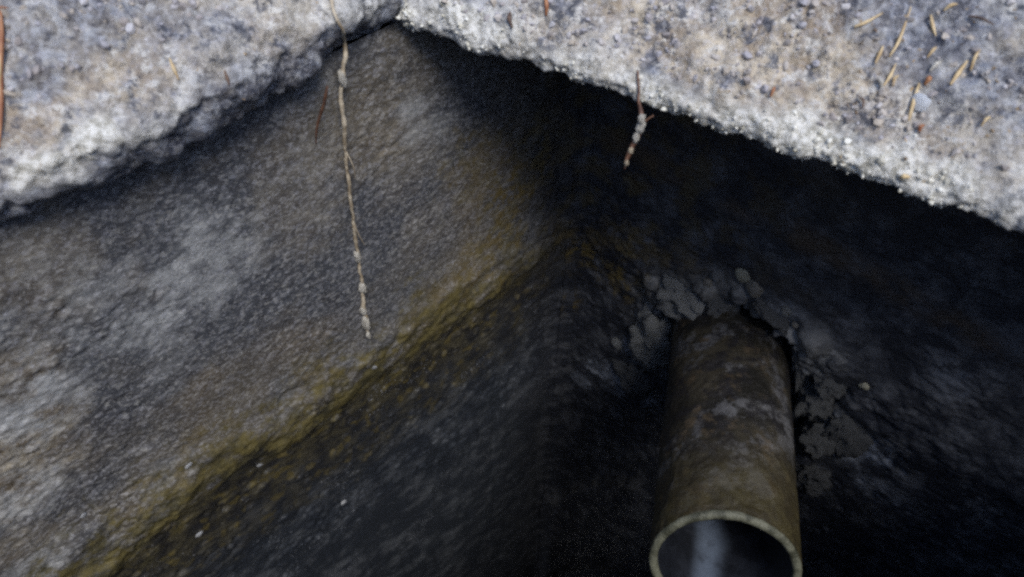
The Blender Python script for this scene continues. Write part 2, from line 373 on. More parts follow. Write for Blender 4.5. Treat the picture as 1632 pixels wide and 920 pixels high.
STAIN_S = {'pale': [(330, 400, 0.040, 1), (290, 470, 0.035, .9), (240, 540, 0.035, .7), (370, 440, 0.02, .8), (120, 560, 0.03, .5), (40, 660, 0.040, 1.1), (30, 800, 0.035, .9), (100, 470, 0.03, .5), (80, 560, 0.03, .5), (655, 170, 0.014, .7), (660, 210, 0.012, .5), (160, 480, 0.03, .45), (60, 900, 0.03, .7)],
           'tan': [(40, 700, 0.045, 1.4), (20, 610, 0.03, .9), (20, 790, 0.035, 1.1), (110, 730, 0.02, .5), (40, 450, 0.03, .55), (90, 400, 0.03, .4), (480, 330, 0.05, .45), (560, 230, 0.05, .5), (640, 260, 0.04, .35), (680, 350, 0.03, .3), (30, 870, 0.03, .6)],
           'dark': [(175, 670, 0.022, .9), (120, 640, 0.016, .7), (15, 622, 0.012, 1), (150, 760, 0.02, .6), (620, 330, 0.04, .5), (700, 380, 0.03, .7), (420, 540, 0.035, .35), (730, 300, 0.03, .4), (150, 850, 0.02, .7), (560, 480, 0.035, .45), (40, 380, 0.03, .5), (140, 350, 0.025, .45), (90, 810, 0.014, .6)],
           'moss': [(820, 300, 0.05, 1), (850, 240, 0.04, .7), (760, 260, 0.04, .6), (790, 400, 0.05, .9), (680, 480, 0.04, .5), (500, 580, 0.03, .5), (330, 690, 0.03, .5), (240, 780, 0.03, .5), (740, 440, 0.04, .6)]}
STAIN_E = {'pale': [(965, 600, 0.035, 1), (930, 610, 0.02, .7), (1005, 560, 0.02, .6), (1370, 720, 0.040, .8), (1340, 680, 0.025, .7), (1030, 640, 0.02, .5), (1400, 780, 0.03, .5), (940, 780, 0.02, .5), (1250, 500, 0.02, .35), (1500, 600, 0.03, .3)],
           'tan': [(1000, 440, 0.03, .5)], 'dark': [(900, 740, 0.05, .6)], 'moss': [(995, 440, 0.045, 1), (930, 400, 0.035, 1), (1020, 395, 0.03, .8), (900, 470, 0.03, .8)]}
tank = tag(empty('concrete_tank'), 'grey concrete tank interior with ochre scum line and black slime below', 'tank')
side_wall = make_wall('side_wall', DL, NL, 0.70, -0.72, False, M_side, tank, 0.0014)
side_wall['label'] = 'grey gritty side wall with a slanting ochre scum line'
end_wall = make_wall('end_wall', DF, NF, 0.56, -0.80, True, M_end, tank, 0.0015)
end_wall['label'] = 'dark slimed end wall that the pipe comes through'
def box_pts(name, a, b, z0, z1, t, inward, m, parent):
    a, b = np.array(a), np.array(b); o = -np.array(inward) * t
    P = [a, b, b + o, a + o]
    V = np.array([[*p, z] for z in (z0, z1) for p in P])
    F = np.array([[0, 1, 2, 3], [7, 6, 5, 4], [0, 4, 5, 1], [1, 5, 6, 2], [2, 6, 7, 3], [3, 7, 4, 0]])
    me = mesh_np(name, V, F, False); bm = bmesh.new(); bm.from_mesh(me); bmesh.ops.recalc_face_normals(bm, faces=bm.faces); bm.to_mesh(me); bm.free()
    return link(name, me, m, parent)
cL, cF = C + DL * LEN, C + DF * LEN; cB = cL + DF * LEN
box_pts('back_wall', cL, cB, BOT, TOP, 0.09, DL * -1, M_dark, tank)
box_pts('back_wall', cF, cB, BOT, TOP, 0.09, DF * -1, M_dark, tank)
V = np.array([[*(C - 0.09 * (DL + DF)), BOT], [*(cL + 0.09 * (DL - DF)), BOT], [*(cB + 0.09 * (DL + DF)), BOT], [*(cF + 0.09 * (DF - DL)), BOT]])
V = np.vstack([V, V - [0, 0, 0.08]])
link('tank_floor', mesh_np('tank_floor', V, np.array([[0, 1, 2, 3], [7, 6, 5, 4], [0, 4, 5, 1], [1, 5, 6, 2], [2, 6, 7, 3], [3, 7, 4, 0]]), False), M_dark, tank)
g = 0.015
V = np.array([[*(C + g * (DL + DF)), -1.85], [*(cL + g * (DF - DL)), -1.85], [*(cB - g * (DL + DF)), -1.85], [*(cF + g * (DL - DF)), -1.85]])
tag(link('water', mesh_np('water', V, np.array([[0, 1, 2, 3]]), False), M_water), 'black water far down in the tank', kind='structure')

# ------------------------------------------------------------------ lid: the opening's outline swept outwards
ZB = -0.12
left_px = [(640, 48), (535, 117), (404, 204), (304, 257), (150, 330), (5, 386)]
Lp = [np.array(at_z(x, y, ZB).xy) for x, y in left_px]
P0 = np.array(at_z(652, 46, ZB).xy)
Rp = [P0] + [np.array(at_z(x, y, ZB).xy) for x, y in [(800, 92), (950, 142), (1180, 222), (1400, 294), (1628, 380)]]
dR = Rp[-1] - Rp[1]; dR /= np.linalg.norm(dR)
dLf = -np.array([math.sin(AZL), math.cos(AZL)])
P1 = Rp[-1] + dR * 0.26; P3 = Lp[-1] + dLf * 0.36
P2 = P1 + P3 - P0
def resample(pts, step):
    pts = np.array(pts); seg = np.linalg.norm(np.diff(pts, axis=0), axis=1); t = np.concatenate([[0], np.cumsum(seg)])
    n = max(2, int(t[-1] / step)); tt = np.linspace(0, t[-1], n)
    # smooth corners of the polyline a little
    out = np.stack([np.interp(tt, t, pts[:, i]) for i in (0, 1)], 1)
    kk = int(0.02 / step)
    if kk > 1:
        ker = np.ones(2 * kk + 1) / (2 * kk + 1)
        pad = np.vstack([2 * out[0] - out[kk:0:-1], out, 2 * out[-1] - out[-2:-kk - 2:-1]])
        out = np.stack([np.convolve(pad[:, i], ker, 'valid') for i in (0, 1)], 1)
    return out
def nrm(pts, side):
    t = np.gradient(pts, axis=0); t /= np.linalg.norm(t, axis=1, keepdims=True)
    return np.stack([-t[:, 1], t[:, 0]], 1) * side
cen = (P0 + P1 + P2 + P3) / 4
segs = []
STEP = 0.0013
A = resample(Lp[::-1], STEP); B = resample(Rp, STEP)          # both run left to right
A = np.vstack([P3 + (A[0] - P3) * np.linspace(0, 1, 50)[:-1, None], A])
B = np.vstack([B, B[-1] + (P1 - B[-1]) * np.linspace(0, 1, 45)[1:, None]])
def out_n(pts):
    n = nrm(pts, 1)
    return n if ((pts - cen) * n).sum() > 0 else -n
nA, nB = out_n(A), out_n(B)
B2 = P1 + (P2 - P1) * np.linspace(0, 1, 40)[:, None]; D2 = P2 + (P3 - P2) * np.linspace(0, 1, 40)[:, None]
nB2, nD2 = out_n(B2), out_n(D2)
def fan(p, n0, n1, cnt):
    a0 = math.atan2(n0[1], n0[0]); a1 = math.atan2(n1[1], n1[0]); dA = (a1 - a0 + math.pi) % (2 * math.pi) - math.pi
    a = a0 + dA * np.linspace(0, 1, cnt + 2)[1:-1]
    nn = np.stack([np.cos(a), np.sin(a)], 1); return np.repeat(p[None], cnt, 0), nn
def avg_end(n, i0, i1): v = n[i0:i1].mean(0); return v / np.linalg.norm(v)
f0 = fan((A[-1] + B[0]) / 2, nA[-1], nB[0], 110); f1 = fan(P1, nB[-1], nB2[0], 12); f2 = fan(P2, nB2[-1], nD2[0], 12); f3 = fan(P3, nD2[-1], nA[0], 12)
path = np.vstack([A, f0[0], B, f1[0], B2, f2[0], D2, f3[0]]); pn = np.vstack([nA, f0[1], nB, f1[1], nB2, f2[1], nD2, f3[1]])
wL = np.concatenate([np.ones(len(A)), np.linspace(1, 0, len(f0[0])), np.zeros(len(B) + len(f1[0]) + len(B2) + len(f2[0])), np.linspace(0, 1, len(D2) + len(f3[0]))])
# profiles (outward distance, height), right edge: thin broken lip; left edge: rounded and undercut
prR = [(0.62, -0.124), (0.30, -0.124), (0.05, -0.124), (0.010, -0.123), (0.001, -0.119), (0.000, -0.112), (0.004, -0.105), (0.016, -0.094), (0.135, -0.006), (0.17, 0.0), (0.62, 0.0)]
prL = [(0.62, -0.124), (0.30, -0.124), (0.05, -0.124), (0.020, -0.123), (0.009, -0.118), (0.001, -0.104), (0.001, -0.092), (0.012, -0.078), (0.120, -0.004), (0.16, 0.0), (0.62, 0.0)]
cnt = [4, 10, 16, 8, 6, 8, 14, 105, 16, 20]
def prof(pr):
    out = []
    for (a, b), n in zip(zip(pr[:-1], pr[1:]), cnt):
        t = np.linspace(0, 1, n, endpoint=False)[:, None]; out.append(np.array(a) + (np.array(b) - np.array(a)) * t)
    out.append(np.array([pr[-1]])); o = np.vstack(out)
    for _ in range(3): o[1:-1] = (o[:-2] + 2 * o[1:-1] + o[2:]) / 4
    return o
qR, qL = prof(prR), prof(prL); nv = len(qR)
S = qR[None, :, 0] * (1 - wL[:, None]) + qL[None, :, 0] * wL[:, None]
Zp = qR[None, :, 1] * (1 - wL[:, None]) + qL[None, :, 1] * wL[:, None]
G = np.concatenate([path[:, None, :] + pn[:, None, :] * (S + 0.004 - 0.004)[..., None], Zp[..., None]], -1)
# small corner radius so that the fan keeps width
N3 = grid_normals(G); flat = G.reshape(-1, 3); nf = N3.reshape(-1, 3)
if nf[nv * 30 + nv - 3][2] < 0: nf = -nf
lipz = 1 - sstep(0.0, 0.03, S.reshape(-1)); und = (np.arange(nv)[None, :] < 34).repeat(len(path), 0).reshape(-1)
dd = fbm(flat, 12, 4) * 0.009 + fbm(flat + 2, 42, 5, 0.66) * 0.008
dd += lumps(flat, 0.0075, 0.25, 0.65, 0.4) * 0.45 + lumps(flat + 3, 0.0042, 0.3, 0.65, 0.6) * 0.45 + lumps(flat + 8, 0.016, 0.2, 0.5, 0.25) * 0.5
dd *= 1 - lipz * (0.55 - 0.2 * np.repeat(wL, nv))
dd += lipz * fbm(flat + 5, 110, 3, 0.6) * 0.003
dd = np.where(und, dd * 0.3, dd) * (1 - 0.9 * sstep(0.3, 0.5, S.reshape(-1)))
LV = flat + nf * dd[:, None]
npth = len(path); a = np.arange(npth * nv).reshape(npth, nv); a2 = np.vstack([a, a[:1]])
F = np.stack([a2[:-1, :-1], a2[1:, :-1], a2[1:, 1:], a2[:-1, 1:]], -1).reshape(-1, 4)
Fo = np.stack([a2[:-1, -1], a2[1:, -1], a2[1:, 0], a2[:-1, 0]], -1)
F = np.vstack([F, Fo])
v0, v1, v2 = LV[F[5 * nv + nv - 4][0]], LV[F[5 * nv + nv - 4][1]], LV[F[5 * nv + nv - 4][2]]
if np.cross(v1 - v0, v2 - v0)[2] < 0: F = F[:, ::-1]
lid = tag(empty('concrete_slab'), 'rough pale concrete slab around the opening, crusted white along its edge', 'slab', kind='thing')
sme = mesh_np('rough_face', LV, F)
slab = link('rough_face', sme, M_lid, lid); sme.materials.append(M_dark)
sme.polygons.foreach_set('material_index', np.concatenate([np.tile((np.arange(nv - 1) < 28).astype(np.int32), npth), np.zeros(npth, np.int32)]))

# ground around the lid, with an unseen bank added
ring = []
for r_, z_ in ((0.70, -0.02), (0.76, 0.06), (0.84, 0.26), (0.93, 0.42), (1.05, 0.48), (1.6, 0.50), (4, 0.5), (14, 0.5), (60, 0.5), (400, 0.5)):   # soil rises into a bank out of view, added to block low sky light
    a_ = np.linspace(0, 2 * math.pi, 96, endpoint=False)
    base = cen + np.stack([np.cos(a_), np.sin(a_)], 1) * (r_ * (1 + 0.03 * np.sin(a_ * 5) + 0.02 * np.sin(a_ * 11 + 1)))[:, None] if r_ < 1.5 else cen + np.stack([np.cos(a_), np.sin(a_)], 1) * r_
    ring.append(np.concatenate([base, np.full((96, 1), z_)], 1))
GV = np.vstack(ring); a = np.arange(96 * len(ring)).reshape(len(ring), 96); a = np.hstack([a, a[:, :1]])
GF = np.stack([a[:-1, :-1], a[1:, :-1], a[1:, 1:], a[:-1, 1:]], -1).reshape(-1, 4)
gm = mesh_np('ground', GV, GF)
tag(link('ground', gm, M_soil), 'brown soil around the tank slab, with an unseen bank added to block low sky', kind='structure')

bpy.context.view_layer.update()
def hit(px, py, objs):
    r = ray(px, py); best = None
    for o in objs:
        ok, loc, no, i = o.ray_cast(CAM, r.normalized())
        if ok and (best is None or (loc - CAM).length < (best[0] - CAM).length): best = (loc.copy(), no.copy())
    return best

Sf = S.reshape(-1); col_ = np.repeat(np.arange(npth), nv); nA_, nF_ = len(A), len(f0[0])
vis = (col_ > 45) & (col_ < nA_ + nF_ + len(B) - 40) & (~und)
def on_lid(sp):
    out = []
    for x, y, r, k in sp:
        h = hit(x, y, [slab])
        if h: out.append((np.array(h[0]), r, k))
    return out
m_tan = stain(LV, on_lid([(1180, 90, 0.07, .9), (1100, 60, 0.05, .7), (1300, 130, 0.05, .8), (1040, 100, 0.03, .6), (1200, 180, 0.04, .6), (1400, 220, 0.04, .5), (1450, 250, 0.03, .5), (120, 110, 0.04, .7), (200, 60, 0.05, .5), (60, 180, 0.03, .8), (300, 90, 0.03, .4), (880, 40, 0.03, .4), (420, 50, 0.02, .5)]))
m_dark = stain(LV, on_lid([(1470, 40, 0.035, .9), (1420, 30, 0.02, .7), (1590, 130, 0.03, .9), (1540, 60, 0.025, .7), (1620, 200, 0.02, .6), (60, 60, 0.02, .8), (120, 12, 0.03, .9), (230, 20, 0.02, .7), (60, 130, 0.014, .9), (330, 170, 0.02, .9), (300, 215, 0.018, .9), (400, 140, 0.02, .8), (460, 120, 0.016, .8), (520, 100, 0.012, .8), (230, 240, 0.014, .8), (180, 300, 0.014, .8), (60, 335, 0.012, .9), (20, 345, 0.012, .9), (1040, 122, 0.008, .9), (1075, 138, 0.007, .9), (1110, 152, 0.007, .9), (840, 88, 0.008, .7), (880, 108, 0.008, .7), (1190, 190, 0.008, .7), (1520, 318, 0.012, .8), (1560, 345, 0.010, .8), (320, 40, 0.02, .4)]))
rimw = np.clip(0.35 + 2.6 * fbm(flat + 11, 18, 4), 0, 1) * (1 - sstep(0.002, 0.012, Sf + fbm(flat + 2, 70, 4) * 0.008)) * (col_ > nA_ + 30) * vis
fx = 1 - 0.75 * sstep(0.17, 0.27, flat[:, 0])                      # the crust thins out along the edge to the right
m_cr = np.maximum(rimw * fx, stain(LV, on_lid([(160, 215, 0.014, 1.3), (140, 232, 0.012, 1), (95, 278, 0.013, 1.1), (60, 296, 0.012, 1.1), (120, 285, 0.010, .6), (715, 28, 0.012, 1), (750, 40, 0.01, .8), (790, 55, 0.010, 1), (610, 15, 0.016, .7), (560, 30, 0.014, .45), (470, 30, 0.012, .3), (220, 220, 0.01, .5), (1040, 155, 0.010, 1), (1090, 178, 0.012, 1)])))
cu = np.clip(m_cr, 0, 1)
LV = LV + nf * (cu * (0.0003 + 0.0012 * np.abs(fbm(flat + 6, 190, 3, 0.7)) + 0.0009 * sstep(0.0, 0.25, fbm(flat + 16, 90, 3))))[:, None]
sme.vertices.foreach_set('co', LV.astype(np.float32).ravel()); sme.update()
edge = np.repeat(wL, nv) * vis * (1 - sstep(-0.106, -0.090, flat[:, 2] + fbm(flat + 3, 50, 4) * 0.016))     # darkens the lower edge of the left side, raggedly
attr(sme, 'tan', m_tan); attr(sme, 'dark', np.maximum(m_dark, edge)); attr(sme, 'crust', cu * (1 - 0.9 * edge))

# ------------------------------------------------------------------ outlet pipe
CUT = 0.22
def lathe_pipe(name, prof_, nseg, m, parent, disp=0.0, closed=False):
    """prof_: list of (t along axis, radius)"""
    th = np.linspace(0, 2 * math.pi, nseg, endpoint=False)
    pr = np.array(prof_); AX, UP, RT, O = (np.array(v) for v in (ax, upn, rt, p_end))
    d = np.cos(th)[:, None] * UP + np.sin(th)[:, None] * RT
    P = O + pr[:, 0][:, None, None] * AX + pr[:, 1][:, None, None] * d[None]
    fade = np.clip(1 - pr[:, 0] / 0.12, 0, 1)            # the end is sawn off a little aslant: longer below
    P = P - ((PR - pr[:, 1][:, None] * np.cos(th)[None]) * CUT * fade[:, None])[..., None] * AX
    nrml = np.broadcast_to(d[None], P.shape).reshape(-1, 3); V = P.reshape(-1, 3)
    rw = np.clip(1 - (V - O) @ AX / 0.03 - 0.3, 0, 1)
    V = V - AX * (np.abs(fbm(V * [1, 0.2, 1], 55, 4, 0.6)) * -0.0016 * rw)[:, None]       # nibbled lip
    if disp > 0.0015: V = V + nrml * ((sstep(0.02, 0.10, fbm(V + 4, 26, 4, 0.6)) * 0.0006 - sstep(0.15, 0.3, fbm(V + 14, 40, 4, 0.6)) * 0.0006)[:, None])
    if disp: V = V + nrml * ((fbm(V, 40, 5, 0.6) * disp * 0.6 + lumps(V + 1, 0.012, 0.2, 0.55, 0.45) * 0.05 + lumps(V, 0.005, 0.3, 0.6, 0.5) * 0.10)[:, None])
    n = len(pr); a = np.arange(n * nseg).reshape(n, nseg); a = np.hstack([a, a[:, :1]])
    F = np.stack([a[:-1, :-1], a[1:, :-1], a[1:, 1:], a[:-1, 1:]], -1).reshape(-1, 4)
    me = mesh_np(name, V, F); bm = bmesh.new(); bm.from_mesh(me); bmesh.ops.recalc_face_normals(bm, faces=bm.faces); bm.to_mesh(me); bm.free()
    return link(name, me, m, parent)
pipe = tag(empty('outlet_pipe'), 'brown stained pipe stub with pale cut edge jutting from the end wall', 'pipe')
Lb = tW + 0.12
lathe_pipe('barrel', [(0.0015 + t * (Lb - 0.0015), PR) for t in np.linspace(0, 1, 200)], 220, M_pipe, pipe, 0.00155)
rimp = [(0.004, PR - 0.0006), (0.0015, PR + 0.0004), (0.0, PR - 0.0006), (-0.0006, PR - 0.002), (-0.0008, PR - 0.004), (-0.0006, PI_ + 0.002), (0.0, PI_ + 0.0006), (0.003, PI_)]
lathe_pipe('cut_edge', rimp, 220, M_rim, pipe, 0.0010)
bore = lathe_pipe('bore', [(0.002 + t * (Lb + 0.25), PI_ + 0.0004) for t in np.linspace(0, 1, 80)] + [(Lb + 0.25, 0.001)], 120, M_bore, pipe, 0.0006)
# pale silt dried along the bottom of the bore
BV = np.array([v.co[:] for v in bore.data.vertices]); _, ba, bb = axis_dist(BV)
tt_ = (BV - np.array(p_end)) @ np.array(ax)
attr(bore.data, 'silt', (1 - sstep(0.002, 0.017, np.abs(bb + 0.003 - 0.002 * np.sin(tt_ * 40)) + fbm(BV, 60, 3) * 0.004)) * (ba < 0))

# ------------------------------------------------------------------ lumps of mortar, stones and flecks (parts of the end and side walls)
def rock_mesh(name, sub, seed, amp, freq=1.4):
    bm = bmesh.new(); bmesh.ops.create_icosphere(bm, subdivisions=sub, radius=1.0)
    V = np.array([v.co[:] for v in bm.verts]); d = fbm(V + seed * 3.7, freq, 4, 0.6)
    ch = np.zeros(len(V))
    for k in range(7):                                  # knock a few flats off
        rr = np.random.default_rng(seed * 31 + k); n = rr.normal(size=3); n /= np.linalg.norm(n); q = rr.uniform(0.6, 0.9)
        e = V @ n - q; V = V - np.where(e > 0, e, 0)[:, None] * n * 0.6
    V = V * (1 + amp * d)[:, None]
    for v, c in zip(bm.verts, V): v.co = c
    me = bpy.data.meshes.new(name); bm.to_mesh(me); bm.free()
    for p in me.polygons: p.use_smooth = True
    return me
def rock(name, px, py, wpx, hpx, m, parent, on, seed, depth=0.6, sub=4, amp=0.35, tilt=0.0, sink=0.3, freq=1.4):
    h = hit(px, py, on)
    if h is None: return None
    loc, no = h
    if on == [end_wall]:
        r = ray(px, py); pl = CAM + r * (((C[0] - CAM.x) * NF[0] + (C[1] - CAM.y) * NF[1]) / (r.x * NF[0] + r.y * NF[1])); loc = pl if (pl - loc).length > 0.006 else loc
    d = (loc - CAM).dot(ray(816, 460))
    mm = d / FPX
    no = Vector((NF[0], NF[1], 0)) if on == [end_wall] else (Vector((NL[0], NL[1], 0)) if on == [side_wall] else no)
    vx = Vector((1, 0, 0)); vx = (vx - no * vx.dot(no)).normalized()
    vy = no.cross(vx)
    o = link(name, rock_mesh(name, sub, seed, amp, freq), m, parent)
    # the lump lies in the face it sits on: width and height are taken out along that face
    cx = max(0.35, abs(vx.x)); wy = vy
    r0 = ray(px, py).normalized(); upc = Vector((0, math.sin(PITCH), math.cos(PITCH)))
    cy = max(0.35, abs(vy.dot(upc)))
    sx, sy = wpx / 2 * mm / cx, hpx / 2 * mm / cy
    rot = Matrix((vx, vy, no)).transposed().to_4x4() @ Matrix.Rotation(tilt, 4, 'Z')
    sz = min(sx, sy) * depth
    o.matrix_world = Matrix.Translation(loc - no * sz * sink) @ rot @ Matrix.Diagonal((sx, sy, sz, 1))
    return o
E = [end_wall]
for i, (x, y, w, h, m, dp, tl) in enumerate([
        (1094, 480, 100, 60, M_mortar, 0.6, -0.2), (1150, 487, 46, 34, M_mortar_dark, 0.7, 0.2), (1038, 543, 58, 92, M_mortar, 0.5, 0.2),
        (1232, 496, 60, 26, M_mortar_dark, 0.8, -0.5), (1276, 580, 20, 78, M_mortar_dark, 0.9, 0.35),
        (1296, 640, 44, 40, M_mortar_dark, 0.7, 0.4), (1302, 700, 40, 52, M_mortar_dark, 0.7, 0.1), (1293, 760, 46, 46, M_mortar_dark, 0.6, -0.3),
        (1322, 612, 34, 30, M_mortar_dark, 0.7, 0.8), (1345, 690, 50, 80, M_mortar_dark, 0.4, 0.2), (1010, 600, 60, 50, M_mortar_dark, 0.4, 0.5), (1062, 462, 40, 26, M_mortar_dark, 0.6, -0.4)]):
    rock('mortar_lump', x, y, w, h, m, end_wall, E, 11 + i, dp * 1.6, 4, 0.7, tl, 0.25, 2.4)
for i, (x, y, w, h, m) in enumerate([(1183, 436, 27, 21, M_stone), (1203, 461, 26, 24, M_stone2), (1313, 566, 26, 24, M_mortar), (1377, 615, 15, 11, M_stone),
                                     (1128, 452, 14, 12, M_stone2), (1253, 497, 16, 14, M_mortar), (985, 548, 18, 15, M_mortar), (1270, 520, 14, 12, M_stone2)]):
    rock('embedded_stone', x, y, w, h, m, end_wall, E, 40 + i, 0.7, 3, 0.25, i * 0.7, 0.15)
for i, (x, y, w, h) in enumerate([(301, 741, 20, 10), (318, 851, 17, 11), (414, 741, 9, 12), (547, 801, 11, 10), (596, 586, 10, 15), (132, 822, 14, 9)]):
    rock('mineral_fleck', x, y, w * 0.7, h * 0.7, M_fleck, side_wall, [side_wall], 60 + i, 0.5, 2, 0.35, 0.6, 0.1)
def tube(name, pts, rads, m, parent=None, seg=7, sub=6, jit=0.0, seed=1, clos=True):
    """a bent tapering tube through points (Catmull-Rom)"""
    P = [np.array(p) for p in pts]; P = [2 * P[0] - P[1]] + P + [2 * P[-1] - P[-2]]; Q = []; RR = []
    for i in range(1, len(P) - 2):
        for t in np.linspace(0, 1, sub, endpoint=False):
            p0, p1, p2, p3 = P[i - 1], P[i], P[i + 1], P[i + 2]
            Q.append(0.5 * (2 * p1 + (p2 - p0) * t + (2 * p0 - 5 * p1 + 4 * p2 - p3) * t * t + (3 * p1 - p0 - 3 * p2 + p3) * t**3))
            RR.append(rads[i - 1] + (rads[i] - rads[i - 1]) * t)
    Q.append(P[-2]); RR.append(rads[-1]); Q = np.array(Q); RR = np.array(RR)
    if jit: Q = Q + np.stack([fbm(Q * 1.0 + s_ + seed, 90, 3) for s_ in (0, 11, 23)], 1) * jit; RR = RR * (1 + 0.45 * fbm(Q + seed, 160, 3))
    T = np.gradient(Q, axis=0); T /= np.linalg.norm(T, axis=1, keepdims=True)
    ref = np.array([0.3, 0.9, 0.31]); Xv = np.cross(T, ref); Xv /= np.linalg.norm(Xv, axis=1, keepdims=True); Yv = np.cross(T, Xv)
    th = np.linspace(0, 2 * math.pi, seg, endpoint=False)
    V = Q[:, None] + RR[:, None, None] * (np.cos(th)[None, :, None] * Xv[:, None] + np.sin(th)[None, :, None] * Yv[:, None])
    n = len(Q); a = np.arange(n * seg).reshape(n, seg); a = np.hstack([a, a[:, :1]])
    Fq = np.stack([a[:-1, :-1], a[:-1, 1:], a[1:, 1:], a[1:, :-1]], -1).reshape(-1, 4)
    Vv = np.vstack([V.reshape(-1, 3), Q[:1], Q[-1:]]); k0 = n * seg
    caps = [[k0, a[0, j + 1], a[0, j], k0] for j in range(seg)] + [[k0 + 1, a[-1, j], a[-1, j + 1], k0 + 1] for j in range(seg)]
    bm = bmesh.new(); vs = [bm.verts.new(v) for v in Vv]
    for f in Fq: bm.faces.new([vs[i] for i in f])
    for f in caps: bm.faces.new([vs[f[0]], vs[f[1]], vs[f[2]]])
    bmesh.ops.recalc_face_normals(bm, faces=bm.faces)
    me = bpy.data.meshes.new(name); bm.to_mesh(me); bm.free()
    for p in me.polygons: p.use_smooth = True
    return link(name, me, m, parent)
def on_wall(px, py, lift, o):
    h = hit(px, py, [o]); return h[0] + (CAM - h[0]).normalized() * lift if h else at(px, py, 0.8)
# ------------------------------------------------------------------ roots hanging into the opening
def blob(name, p, r, m, parent, seed, st=(1, 1, 1.6)):
    o = link(name, rock_mesh(name, 3, seed, 0.6, 2.2), m, parent); o.location = p; o.scale = (r * st[0], r * st[1], r * st[2]); return o
S_ = [slab]
rt1 = tag(empty('hanging_root'), 'long thin pale root hanging down in front of the grey side wall', 'root', 'roots hanging from the slab edge')
lp = [on_wall(x, y, 0.0025, slab) for x, y in ((524, -6), (534, 22), (545, 46))] + [on_wall(549, 66, 0.004, slab)]
d0 = (lp[-1] - CAM).dot(ray(816, 460))
hang = [(549, 92, 0.2), (544, 128, 0.6), (546, 180, 1.2), (551, 240, 2.2), (557, 300, 3.2), (564, 356, 4.3), (571, 410, 5.4), (577, 460, 6.4), (581, 496, 7.2), (586, 534, 8.0)]
dl = [d0 + (0.606 - d0) * (h / 8.0) for *_, h in hang]
hp = [at(x, y, d) for (x, y, _), d in zip(hang, dl)]
tube('root_strand', lp + hp, [0.0011] * 4 + [0.0013, 0.0017, 0.0014, 0.0012, 0.0012, 0.0013, 0.0013, 0.0014, 0.0018, 0.0012], M_root, rt1, 8, 14, 0.0012, 2)
for i, (k_, r_) in enumerate(((9, 0.0040), (10, 0.0036), (11, 0.0040), (12, 0.0036), (13, 0.0028))):
    p_ = (lp + hp)[k_] if k_ > 9 else hp[1]
    blob('root_crust', p_ + Vector((0.0008 * (-1)**i, -0.0005, 0.001)), r_ if k_ > 9 else 0.0035, M_fuzz, rt1, 80 + i, (0.7, 0.7, 1.7))
blob('root_crust', (hp[8] + hp[9]) / 2 + Vector((0.0004, -0.0004, 0)), 0.0052, M_fuzz, rt1, 91, (0.65, 0.65, 2.0))
tube('side_strand', [hp[3], hp[3] + Vector((0.003, -0.002, -0.012)), hp[3] + Vector((0.002, -0.001, -0.026))], [0.0004, 0.0004, 0.0002], M_root, rt1, 5, 5)
tube('side_strand', [hp[5], hp[5] + Vector((0.002, -0.002, -0.010)), hp[5] + Vector((0.0045, -0.001, -0.024))], [0.0004, 0.0004, 0.0002], M_root, rt1, 5, 5)

rt2 = tag(empty('hanging_root'), 'short knobbly root with white crust hanging against the black gap', 'root', 'roots hanging from the slab edge')
l2 = [on_wall(1017, 112, 0.002, slab), on_wall(1019, 142, 0.002, slab), on_wall(1018, 160, 0.003, slab)]
d2 = (l2[-1] - CAM).dot(ray(816, 460)) - 0.002
h2 = [at(x, y, d2 + e) for x, y, e in ((1021, 182, 0.0), (1022, 200, 0.004), (1014, 220, 0.009), (1004, 242, 0.015), (999, 256, 0.018), (995, 270, 0.022))]
tube('root_strand', l2 + h2, [0.0005, 0.0006, 0.0007, 0.0012, 0.0016, 0.0014, 0.0013, 0.0012, 0.0004], M_twig, rt2, 8, 10, 0.0008, 4)
tube('side_strand', [at(1042, 184, d2), at(1031, 191, d2 + 0.002), at(1021, 200, d2 + 0.004)], [0.0003, 0.0005, 0.0006], M_twig, rt2, 6, 5)
for i, (x, y, e, r_) in enumerate(((1023, 190, 0.0, 0.0026), (1021, 203, 0.004, 0.0030), (1014, 220, 0.009, 0.0022), (1005, 241, 0.015, 0.0018), (998, 260, 0.019, 0.0016))):
    blob('root_crust', at(x, y, d2 + e - 0.001), r_, M_fuzz if i < 3 else M_root, rt2, 100 + i, (0.75, 0.75, 1.5))
rt3 = tag(empty('hanging_root'), 'thin red brown rootlet against the side wall left of the long root', 'root', 'roots hanging from the slab edge')
t3 = [on_wall(x, y, lf, side_wall) for x, y, lf in ((521, 138, 0.02), (517, 160, 0.018), (510, 188, 0.014), (504, 212, 0.012), (503, 230, 0.010))]
tube('root_strand', t3, [0.0006, 0.0012, 0.0009, 0.0008, 0.0004], M_twig, rt3, 6, 6, 0.0008, 6)

